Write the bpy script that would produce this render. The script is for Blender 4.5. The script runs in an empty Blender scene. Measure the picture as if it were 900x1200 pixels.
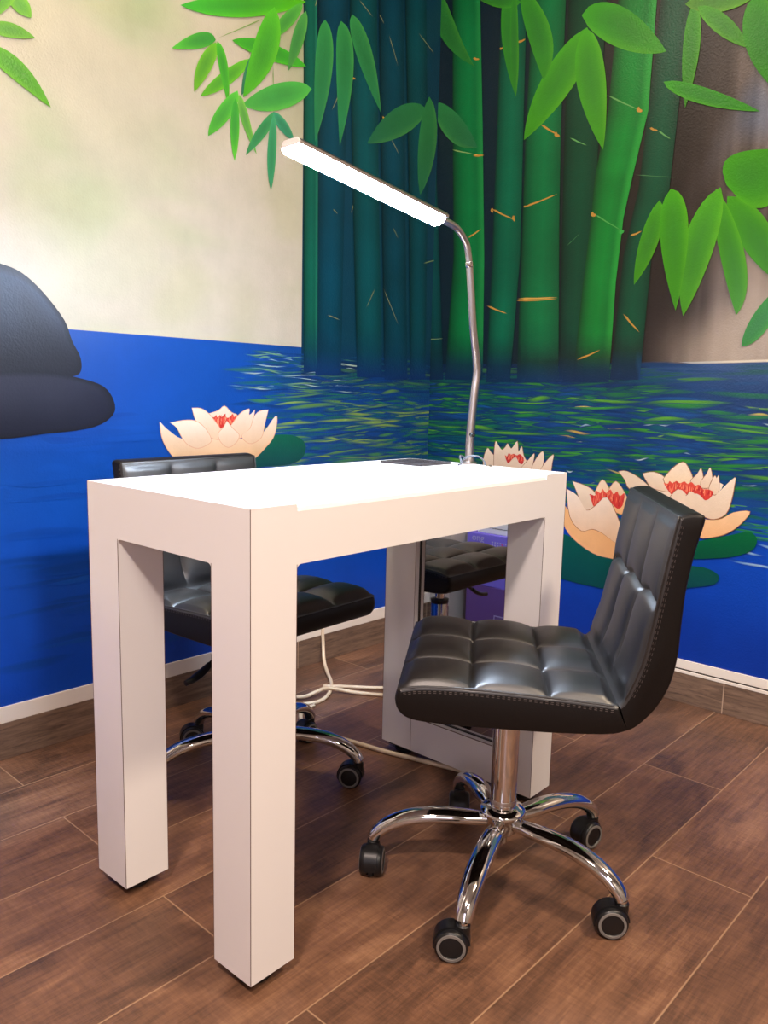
import bpy, bmesh, math, random
from mathutils import Vector, Matrix
S = bpy.context.scene
COL = S.collection
PI = math.pi
rnd = random.Random(7)

# ------------------------------------------------------------------ helpers
def lin(c):
    return tuple((v/255/12.92 if v/255 <= .04045 else ((v/255+.055)/1.055)**2.4) for v in c[:3])

def new_obj(name, mesh, parent=None, loc=None, rz=0.0):
    o = bpy.data.objects.new(name, mesh); COL.objects.link(o)
    if parent is not None: o.parent = parent
    if loc is not None: o.location = loc
    o.rotation_euler.z = rz
    return o

def obj(name, bm, mats, parent=None, smooth=True, angle=40, loc=None, rz=0.0):
    me = bpy.data.meshes.new(name)
    bmesh.ops.recalc_face_normals(bm, faces=bm.faces[:]) if bm.faces else None
    bm.to_mesh(me); bm.free()
    for m in (mats if isinstance(mats, (list, tuple)) else [mats]): me.materials.append(m)
    if smooth:
        me.polygons.foreach_set('use_smooth', [True]*len(me.polygons))
        me.set_sharp_from_angle(angle=math.radians(angle))
    return new_obj(name, me, parent, loc, rz)

def empty(name, label, cat, loc=(0, 0, 0), rz=0.0, group=None):
    o = new_obj(name, None, None, loc, rz)
    o.empty_display_size = .05
    o['label'] = label; o['category'] = cat
    if group: o['group'] = group
    return o

def tag(o, label, cat, group=None):
    o['label'] = label; o['category'] = cat
    if group: o['group'] = group
    return o

def struct(o):
    o['kind'] = 'structure'; return o

def box(bm, x0, x1, y0, y1, z0, z1, mi=0, bevel=0, segs=2):
    vs = [bm.verts.new(p) for p in ((x0,y0,z0),(x1,y0,z0),(x1,y1,z0),(x0,y1,z0),(x0,y0,z1),(x1,y0,z1),(x1,y1,z1),(x0,y1,z1))]
    fs = [bm.faces.new([vs[i] for i in f]) for f in ((3,2,1,0),(4,5,6,7),(0,1,5,4),(1,2,6,5),(2,3,7,6),(3,0,4,7))]
    for f in fs: f.material_index = mi
    if bevel:
        es = list({e for f in fs for e in f.edges})
        r = bmesh.ops.bevel(bm, geom=es, offset=bevel, segments=segs, affect='EDGES', profile=.5)
        for f in r['faces']: f.material_index = mi
    return fs

def prism(bm, pts, axis, a, b, mi=0):
    """extrude a 2-D outline along an axis: axis 'x' -> pts are (y,z), 'y' -> (x,z), 'z' -> (x,y)"""
    def P(p, t):
        return {'x': (t, p[0], p[1]), 'y': (p[0], t, p[1]), 'z': (p[0], p[1], t)}[axis]
    A = [bm.verts.new(P(p, a)) for p in pts]; B = [bm.verts.new(P(p, b)) for p in pts]
    n = len(pts); fs = [bm.faces.new(A), bm.faces.new(B[::-1])]
    for i in range(n): fs.append(bm.faces.new((A[i], B[i], B[(i+1) % n], A[(i+1) % n])))
    for f in fs: f.material_index = mi
    return fs

def lathe(bm, prof, n=32, M=Matrix(), mi=0, cap=True):
    """prof: (radius, height) list turned round local z"""
    rings = []
    for r, h in prof:
        rings.append([bm.verts.new(M @ Vector((r*math.cos(2*PI*i/n), r*math.sin(2*PI*i/n), h))) for i in range(n)])
    fs = []
    for a, b in zip(rings, rings[1:]):
        for i in range(n): fs.append(bm.faces.new((a[i], a[(i+1) % n], b[(i+1) % n], b[i])))
    if cap:
        fs.append(bm.faces.new(rings[0][::-1])); fs.append(bm.faces.new(rings[-1]))
    for f in fs: f.material_index = mi
    return fs

def smooth_path(pts, n=8):
    """Catmull-Rom through points (any dimension)"""
    P = [Vector(p) for p in pts]; out = []
    for i in range(len(P)-1):
        p0 = P[max(i-1, 0)]; p1 = P[i]; p2 = P[i+1]; p3 = P[min(i+2, len(P)-1)]
        for k in range(n):
            t = k/n
            out.append(.5*((2*p1)+(p2-p0)*t+(2*p0-5*p1+4*p2-p3)*t*t+(3*p1-p0-3*p2+p3)*t**3))
    out.append(P[-1]); return out

def tube(bm, path, rad, n=12, mi=0, up=Vector((0, 0, 1)), closed=False):
    """sweep an ellipse; rad is a number or a list of (a, b): a sideways, b along 'up'"""
    m = len(path); rings = []
    for i, p in enumerate(path):
        if closed: t = path[(i+1) % m]-path[i-1]
        else: t = path[min(i+1, m-1)]-path[max(i-1, 0)]
        t = t.normalized()
        s = t.cross(up)
        if s.length < 1e-4: s = t.cross(Vector((1, 0, 0)))
        s.normalize(); u = s.cross(t).normalized()
        r = rad[i] if isinstance(rad, list) else (rad, rad)
        rings.append([bm.verts.new(p+s*(r[0]*math.cos(2*PI*k/n))+u*(r[1]*math.sin(2*PI*k/n))) for k in range(n)])
    rr = rings+[rings[0]] if closed else rings
    fs = []
    for a, b in zip(rr, rr[1:]):
        for k in range(n): fs.append(bm.faces.new((a[k], a[(k+1) % n], b[(k+1) % n], b[k])))
    if not closed:
        fs.append(bm.faces.new(rings[0][::-1])); fs.append(bm.faces.new(rings[-1]))
    for f in fs: f.material_index = mi

# ------------------------------------------------------------------ materials
def mat(name, rgb, rough=.5, metal=0.0, spec=.5, bump=None, var=None, coat=0.0, emit=None):
    """rgb in 0..255 sRGB; bump=(scale,strength,dist); var=(scale,amount)"""
    m = bpy.data.materials.new(name); m.use_nodes = True
    nt = m.node_tree; b = nt.nodes['Principled BSDF']
    c = lin(rgb)
    b.inputs['Base Color'].default_value = (*c, 1)
    b.inputs['Roughness'].default_value = rough
    b.inputs['Metallic'].default_value = metal
    b.inputs['Specular IOR Level'].default_value = spec
    b.inputs['Coat Weight'].default_value = coat
    if emit:
        b.inputs['Emission Color'].default_value = (*lin(emit[0]), 1)
        b.inputs['Emission Strength'].default_value = emit[1]
    if bump or var:
        tc = nt.nodes.new('ShaderNodeTexCoord')
    if bump:
        n = nt.nodes.new('ShaderNodeTexNoise'); n.inputs['Scale'].default_value = bump[0]; n.inputs['Detail'].default_value = 3
        bp = nt.nodes.new('ShaderNodeBump'); bp.inputs['Strength'].default_value = bump[1]; bp.inputs['Distance'].default_value = bump[2]
        nt.links.new(tc.outputs['Object'], n.inputs['Vector']); nt.links.new(n.outputs['Fac'], bp.inputs['Height'])
        nt.links.new(bp.outputs['Normal'], b.inputs['Normal'])
    if var:
        n = nt.nodes.new('ShaderNodeTexNoise'); n.inputs['Scale'].default_value = var[0]; n.inputs['Detail'].default_value = 4
        nt.links.new(tc.outputs['Object'], n.inputs['Vector'])
        mx = nt.nodes.new('ShaderNodeMix'); mx.data_type = 'RGBA'
        mx.inputs['A'].default_value = (*[v*(1-var[1]) for v in c], 1)
        mx.inputs['B'].default_value = (*[min(1, v*(1+var[1])) for v in c], 1)
        nt.links.new(n.outputs['Fac'], mx.inputs['Factor']); nt.links.new(mx.outputs['Result'], b.inputs['Base Color'])
    return m

def math_node(nt, op, a, b=None, c=None):
    n = nt.nodes.new('ShaderNodeMath'); n.operation = op
    for i, v in enumerate((a, b, c)):
        if v is None: continue
        if isinstance(v, (int, float)): n.inputs[i].default_value = v
        else: nt.links.new(v, n.inputs[i])
    return n.outputs[0]

def paint_material():
    """painted plaster: brushed-in colours of the mural plus orange-peel relief"""
    m = bpy.data.materials.new('mural_paint'); m.use_nodes = True
    nt = m.node_tree; b = nt.nodes['Principled BSDF']
    at = nt.nodes.new('ShaderNodeAttribute'); at.attribute_name = 'Paint'
    tc = nt.nodes.new('ShaderNodeTexCoord')
    n = nt.nodes.new('ShaderNodeTexNoise'); n.inputs['Scale'].default_value = 9; n.inputs['Detail'].default_value = 6; n.inputs['Roughness'].default_value = .65
    nt.links.new(tc.outputs['Object'], n.inputs['Vector'])
    # vertical brush grain
    mp = nt.nodes.new('ShaderNodeMapping'); mp.inputs['Scale'].default_value = (60, 60, 4)
    n3 = nt.nodes.new('ShaderNodeTexNoise'); n3.inputs['Scale'].default_value = 1; n3.inputs['Detail'].default_value = 3
    nt.links.new(tc.outputs['Object'], mp.inputs['Vector']); nt.links.new(mp.outputs['Vector'], n3.inputs['Vector'])
    f = math_node(nt, 'ADD', math_node(nt, 'MULTIPLY', n.outputs['Fac'], .34), math_node(nt, 'MULTIPLY', n3.outputs['Fac'], .05))
    f = math_node(nt, 'ADD', f, .805)
    mul = nt.nodes.new('ShaderNodeVectorMath'); mul.operation = 'SCALE'
    nt.links.new(at.outputs['Color'], mul.inputs[0]); nt.links.new(f, mul.inputs['Scale'])
    nt.links.new(mul.outputs['Vector'], b.inputs['Base Color'])
    b.inputs['Roughness'].default_value = .34
    b.inputs['Specular IOR Level'].default_value = .3
    n2 = nt.nodes.new('ShaderNodeTexNoise'); n2.inputs['Scale'].default_value = 190; n2.inputs['Detail'].default_value = 2
    bp = nt.nodes.new('ShaderNodeBump'); bp.inputs['Strength'].default_value = .35; bp.inputs['Distance'].default_value = .002
    nt.links.new(tc.outputs['Object'], n2.inputs['Vector']); nt.links.new(n2.outputs['Fac'], bp.inputs['Height'])
    nt.links.new(bp.outputs['Normal'], b.inputs['Normal'])
    return m

def plank_material():
    """wood-look floor tiles 1.17 x 0.199 m, light grout"""
    m = bpy.data.materials.new('floor_planks'); m.use_nodes = True
    nt = m.node_tree; b = nt.nodes['Principled BSDF']; L = nt.links.new
    tc = nt.nodes.new('ShaderNodeTexCoord'); sp = nt.nodes.new('ShaderNodeSeparateXYZ'); L(tc.outputs['Object'], sp.inputs[0])
    x, y = sp.outputs['X'], sp.outputs['Y']
    v = math_node(nt, 'DIVIDE', math_node(nt, 'ADD', y, .4705+.199*20), .199)
    row = math_node(nt, 'FLOOR', v); fy = math_node(nt, 'FRACT', v)
    par = math_node(nt, 'MODULO', row, 2)                       # alternate rows start elsewhere
    off = math_node(nt, 'ADD', math_node(nt, 'MULTIPLY', par, -.78), .83)
    u = math_node(nt, 'DIVIDE', math_node(nt, 'ADD', math_node(nt, 'SUBTRACT', x, off), 1.172*10), 1.172)
    colm = math_node(nt, 'FLOOR', u); fx = math_node(nt, 'FRACT', u)
    ex = math_node(nt, 'MULTIPLY', math_node(nt, 'MINIMUM', fx, math_node(nt, 'SUBTRACT', 1, fx)), 1.172)
    ey = math_node(nt, 'MULTIPLY', math_node(nt, 'MINIMUM', fy, math_node(nt, 'SUBTRACT', 1, fy)), .199)
    e = math_node(nt, 'MINIMUM', ex, ey)
    g = nt.nodes.new('ShaderNodeMapRange'); g.inputs['From Min'].default_value = .0009; g.inputs['From Max'].default_value = .0019
    g.inputs['To Min'].default_value = 1; g.inputs['To Max'].default_value = 0
    L(e, g.inputs['Value'])
    idn = nt.nodes.new('ShaderNodeTexWhiteNoise'); idn.noise_dimensions = '2D'
    cb = nt.nodes.new('ShaderNodeCombineXYZ'); L(row, cb.inputs['X']); L(colm, cb.inputs['Y']); L(cb.outputs[0], idn.inputs['Vector'])
    # grain coordinates shifted per plank
    sh = nt.nodes.new('ShaderNodeVectorMath'); sh.operation = 'MULTIPLY_ADD'
    L(idn.outputs['Color'], sh.inputs[0]); sh.inputs[1].default_value = (9, 9, 9); L(tc.outputs['Object'], sh.inputs[2])
    def noise(scale, sc, det, rough=.6, dist=0.0):
        mp = nt.nodes.new('ShaderNodeMapping'); mp.inputs['Scale'].default_value = scale; L(sh.outputs[0], mp.inputs['Vector'])
        n = nt.nodes.new('ShaderNodeTexNoise'); n.inputs['Scale'].default_value = sc; n.inputs['Detail'].default_value = det
        n.inputs['Roughness'].default_value = rough; n.inputs['Distortion'].default_value = dist
        L(mp.outputs[0], n.inputs['Vector']); return n.outputs['Fac']
    grain = noise((2.2, 42, 1), 3.0, 7, .7, .3)
    blot = noise((1.5, 4.2, 1), 2.6, 4, .6, .8)
    fine = noise((90, 14, 1), 2.0, 3, .7)          # short saw marks across the board
    f = math_node(nt, 'ADD', math_node(nt, 'MULTIPLY', grain, .46), math_node(nt, 'MULTIPLY', blot, .64))
    f = math_node(nt, 'ADD', f, math_node(nt, 'MULTIPLY', fine, .24))
    f = math_node(nt, 'ADD', f, math_node(nt, 'MULTIPLY', idn.outputs['Value'], .10))
    f = math_node(nt, 'SUBTRACT', f, .19)
    r = nt.nodes.new('ShaderNodeValToRGB'); cr = r.color_ramp
    cr.elements[0].position = .27; cr.elements[0].color = (*lin((50, 36, 29)), 1)
    cr.elements[1].position = .78; cr.elements[1].color = (*lin((160, 120, 90)), 1)
    k = cr.elements.new(.46); k.color = (*lin((100, 71, 54)), 1)
    k = cr.elements.new(.58); k.color = (*lin((124, 88, 66)), 1)
    L(f, r.inputs['Fac'])
    mx = nt.nodes.new('ShaderNodeMix'); mx.data_type = 'RGBA'
    L(math_node(nt, 'MULTIPLY', g.outputs['Result'], .60), mx.inputs['Factor']); L(r.outputs['Color'], mx.inputs['A']); mx.inputs['B'].default_value = (*lin((188, 152, 118)), 1)
    L(mx.outputs['Result'], b.inputs['Base Color'])
    rr = nt.nodes.new('ShaderNodeMapRange'); rr.inputs['To Min'].default_value = .30; rr.inputs['To Max'].default_value = .52
    L(blot, rr.inputs['Value']); L(rr.outputs['Result'], b.inputs['Roughness'])
    b.inputs['Specular IOR Level'].default_value = .45
    bp = nt.nodes.new('ShaderNodeBump'); bp.inputs['Strength'].default_value = .25; bp.inputs['Distance'].default_value = .003
    h = math_node(nt, 'SUBTRACT', math_node(nt, 'ADD', grain, math_node(nt, 'MULTIPLY', fine, .4)), math_node(nt, 'MULTIPLY', g.outputs['Result'], .8))
    L(h, bp.inputs['Height']); L(bp.outputs['Normal'], b.inputs['Normal'])
    return m

def skirting_material(name, axis, seam, step):
    """wood-look tile skirting with upright grout seams"""
    m = bpy.data.materials.new(name); m.use_nodes = True
    nt = m.node_tree; b = nt.nodes['Principled BSDF']; L = nt.links.new
    tc = nt.nodes.new('ShaderNodeTexCoord'); sp = nt.nodes.new('ShaderNodeSeparateXYZ'); L(tc.outputs['Object'], sp.inputs[0])
    s = sp.outputs[axis]
    u = math_node(nt, 'FRACT', math_node(nt, 'DIVIDE', math_node(nt, 'SUBTRACT', s, seam-step*20), step))
    e = math_node(nt, 'MULTIPLY', math_node(nt, 'MINIMUM', u, math_node(nt, 'SUBTRACT', 1, u)), step)
    g = math_node(nt, 'LESS_THAN', e, .0016)
    mp = nt.nodes.new('ShaderNodeMapping'); mp.inputs['Scale'].default_value = (3, 3, 30) ; L(tc.outputs['Object'], mp.inputs['Vector'])
    n = nt.nodes.new('ShaderNodeTexNoise'); n.inputs['Scale'].default_value = 3; n.inputs['Detail'].default_value = 7; n.inputs['Roughness'].default_value = .7; n.inputs['Distortion'].default_value = .6
    L(mp.outputs[0], n.inputs['Vector'])
    r = nt.nodes.new('ShaderNodeValToRGB'); cr = r.color_ramp
    cr.elements[0].position = .3; cr.elements[0].color = (*lin((74, 57, 46)), 1)
    cr.elements[1].position = .75; cr.elements[1].color = (*lin((146, 118, 97)), 1)
    L(n.outputs['Fac'], r.inputs['Fac'])
    mx = nt.nodes.new('ShaderNodeMix'); mx.data_type = 'RGBA'; L(g, mx.inputs['Factor']); L(r.outputs['Color'], mx.inputs['A']); mx.inputs['B'].default_value = (*lin((176, 150, 126)), 1)
    L(mx.outputs['Result'], b.inputs['Base Color']); b.inputs['Roughness'].default_value = .5
    return m

M_PAINT = paint_material()
M_FLOOR = plank_material()
M_SKL = skirting_material('skirting_tiles_left', 'X', .45, .60)
M_SKR = skirting_material('skirting_tiles_right', 'Y', -.093, .60)
M_GREYED_WALL = mat('greyed_wall_paint', (176, 168, 160), .6, var=(3, .03))  # greyed so the off-camera walls bounce less light
M_CEIL = mat('ceiling_paint', (186, 180, 172), .7, var=(2, .03))
M_TRIM = mat('white_trim', (232, 222, 208), .4, var=(6, .05))
M_GROOVE = mat('trim_shadow_gap', (70, 60, 55), .8, var=(8, .1))
M_LAM = mat('white_laminate', (240, 237, 235), .32, var=(1.5, .012), spec=.4)
M_EDGE = mat('dark_edge_band', (96, 66, 54), .5, var=(20, .1))
M_RUB = mat('black_rubber', (16, 15, 15), .55, var=(30, .15))
M_PLA = mat('black_plastic', (17, 17, 19), .38, var=(20, .12))
M_TYRE = mat('grey_tyre', (122, 118, 114), .5, var=(25, .06))
M_LEA = mat('black_leatherette', (11, 10, 12), .44, spec=1.0, bump=(320, .10, .002), var=(14, .16))
M_LEA.node_tree.nodes['Principled BSDF'].inputs['IOR'].default_value = 1.55
M_LEA_SIDE = mat('black_leatherette_side', (15, 11, 10), .5, spec=.3, bump=(320, .10, .002), var=(14, .15))
M_STITCH = mat('grey_thread', (66, 57, 55), .7, var=(60, .15))
M_CHROME = mat('chrome', (218, 216, 214), .06, 1.0, var=(5, .03))
M_STEEL = mat('brushed_steel', (196, 188, 184), .28, 1.0, var=(30, .06))
M_MIRROR = mat('mirror_silver', (216, 214, 212), .015, 1.0, var=(2, .01))
M_CABLE = mat('cream_cable', (226, 206, 178), .5, var=(20, .05))
M_CORD = mat('grey_cord', (92, 96, 104), .5, var=(20, .05))
M_LED = mat('led_diffuser', (250, 250, 255), .4, var=(5, .01), emit=((208, 228, 255), 300))
M_PURPLE = mat('violet_carton', (124, 108, 216), .55, var=(4, .08))
M_PURPLE2 = mat('plum_carton', (104, 72, 140), .55, var=(4, .1))
M_CARD = mat('white_carton', (226, 222, 218), .6, var=(5, .04))
M_PRINT = mat('lilac_print', (176, 170, 214), .6, var=(6, .05))
M_PINK = mat('pink_print', (196, 70, 150), .6, var=(6, .05))
M_PAD = mat('charcoal_pad', (52, 48, 50), .45, var=(20, .1))

# ------------------------------------------------------------------ the painted walls
XR, YL, H_CEIL = 1.7172, 1.0939, 2.75      # right wall plane x, left wall plane y, ceiling height
X0, Y0 = -2.8, -3.2                        # the walls behind the camera
TRIM_LO, TRIM_HI = .0978, .1376
WATER_L, WATER_R = 1.076, 1.049            # water line painted on each wall
BAMB_X = 1.061                             # left edge of the bamboo on the left wall

LEAVES_L = [((1.067,1.925),(0.789,1.912),(0.918,1.948),(0.904,1.899),(75,185,50),(64,159,43)),
((1.064,2.107),(0.62,1.946),(0.815,2.039),(0.828,1.985),(95,195,30),(60,170,60)),
((0.733,1.895),(0.591,1.83),(0.68,1.898),(0.67,1.853),(60,150,60),(85,180,60)),
((0.733,1.889),(0.661,1.74),(0.674,1.819),(0.724,1.827),(120,190,50),(103,163,43)),
((0.855,1.883),(0.681,1.734),(0.748,1.812),(0.781,1.793),(110,190,50),(94,163,43)),
((0.739,1.893),(0.775,1.733),(0.743,1.83),(0.773,1.844),(80,185,50),(68,159,43)),
((0.865,1.899),(0.821,1.774),(0.831,1.84),(0.865,1.84),(60,130,110),(51,111,94)),
((1.049,2.1),(0.939,1.963),(0.96,2.022),(1.016,2.03),(100,190,80),(86,163,68)),
((1.065,2.081),(0.997,1.891),(1.012,1.994),(1.058,1.995),(90,170,90),(77,146,77)),
((0.942,2.05),(0.827,1.77),(0.862,1.916),(0.95,1.917),(95,195,50),(81,167,43)),
((1.091,1.866),(0.824,1.75),(0.954,1.844),(0.958,1.769),(90,190,90),(77,163,77)),
((0.814,1.774),(0.876,1.625),(0.817,1.713),(0.848,1.721),(130,195,90),(111,167,77)),
((0.807,1.783),(0.705,1.636),(0.731,1.707),(0.783,1.708),(95,195,70),(81,167,60)),
((0.8,1.76),(0.796,1.589),(0.781,1.674),(0.813,1.681),(60,160,60),(100,190,60)),
((0.94,1.76),(0.836,1.614),(0.872,1.688),(0.92,1.699),(70,160,110),(60,137,94)),
((0.94,1.76),(1.023,1.696),(0.962,1.718),(0.993,1.742),(70,160,140),(60,137,120)),
((0.94,1.755),(0.931,1.534),(0.916,1.631),(0.951,1.65),(70,165,130),(60,141,111)),
((0.166,1.825),(0.215,1.78),(0.174,1.787),(0.207,1.816),(120,190,50),(103,163,43)),
((0.115,1.727),(0.223,1.739),(0.163,1.754),(0.162,1.721),(110,180,40),(94,154,34)),
((0.104,1.683),(0.255,1.594),(0.184,1.68),(0.172,1.631),(90,170,15),(77,146,12)),
((0.177,1.86),(0.135,1.756),(0.128,1.798),(0.185,1.818),(110,185,40),(94,159,34)),
((1.145,2.083),(1.108,1.714),(1.105,1.948),(1.18,1.958),(60,155,90),(45,125,95)),
((1.214,2.102),(1.216,1.727),(1.196,1.955),(1.274,1.994),(60,155,90),(45,130,95)),
((1.263,2.138),(1.408,1.877),(1.282,2.028),(1.356,2.059),(60,150,90),(45,125,90)),
((1.644,1.951),(1.343,1.764),(1.481,1.911),(1.519,1.83),(50,130,85),(40,105,85)),
((1.66,1.996),(1.625,1.651),(1.606,1.807),(1.708,1.844),(50,130,80),(40,110,85))]
LEAVES_R = [((1.112,1.991),(0.909,1.804),(0.993,1.923),(1.038,1.854),(50,135,80),(40,110,80)),
((1.107,2.369),(0.934,2.076),(1.101,2.23),(1.016,2.216),(50,140,60),(43,120,51)),
((0.807,2.289),(0.755,1.938),(0.824,2.144),(0.755,2.118),(60,155,45),(51,133,38)),
((0.753,2.233),(0.942,2.305),(0.841,2.283),(0.838,2.24),(60,155,45),(51,133,38)),
((0.499,2.087),(0.715,1.792),(0.657,1.971),(0.529,1.933),(80,175,35),(68,150,30)),
((0.502,2.086),(0.418,1.709),(0.526,1.932),(0.425,1.93),(80,175,35),(68,150,30)),
((0.519,2.128),(0.231,1.95),(0.386,2.118),(0.378,1.995),(70,170,40),(60,146,34)),
((0.746,2.274),(0.649,1.967),(0.725,2.137),(0.626,2.102),(65,160,45),(55,137,38)),
((0.78,2.284),(0.757,1.939),(0.789,2.118),(0.755,2.109),(60,150,45),(51,129,38)),
((0.16,2.063),(0.162,1.78),(0.182,1.932),(0.131,1.95),(65,155,25),(55,133,21)),
((-0.014,2.035),(0.185,2.066),(0.097,2.078),(0.092,2.018),(90,160,30),(77,137,25)),
((0.146,2.048),(-0.007,1.9),(0.058,1.998),(0.083,1.96),(75,160,25),(64,137,21)),
((0.233,1.867),(-0.052,1.726),(0.099,1.819),(0.129,1.787),(60,160,30),(51,137,25)),
((-0.014,2.035),(-0.089,1.771),(0.007,1.918),(-0.091,1.914),(55,150,20),(47,129,17)),
((0.018,1.513),(-0.15,1.258),(-0.038,1.367),(-0.102,1.422),(70,160,15),(60,137,12)),
((0.052,1.538),(-0.034,1.181),(0.032,1.374),(-0.049,1.327),(75,165,20),(64,141,17)),
((0.04,1.54),(0.121,1.185),(0.136,1.401),(0.049,1.36),(85,175,30),(73,150,25)),
((0.22,1.53),(0.284,1.287),(0.275,1.416),(0.212,1.417),(75,165,25),(64,141,21)),
((0.187,1.558),(0.145,1.202),(0.209,1.417),(0.125,1.44),(75,170,20),(64,146,17)),
((0.024,1.545),(-0.143,1.608),(0.004,1.626),(-0.094,1.472),(70,165,15),(60,141,12)),
((-0.164,1.257),(-0.056,1.093),(-0.085,1.185),(-0.12,1.136),(50,150,50),(43,129,43))]
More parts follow.
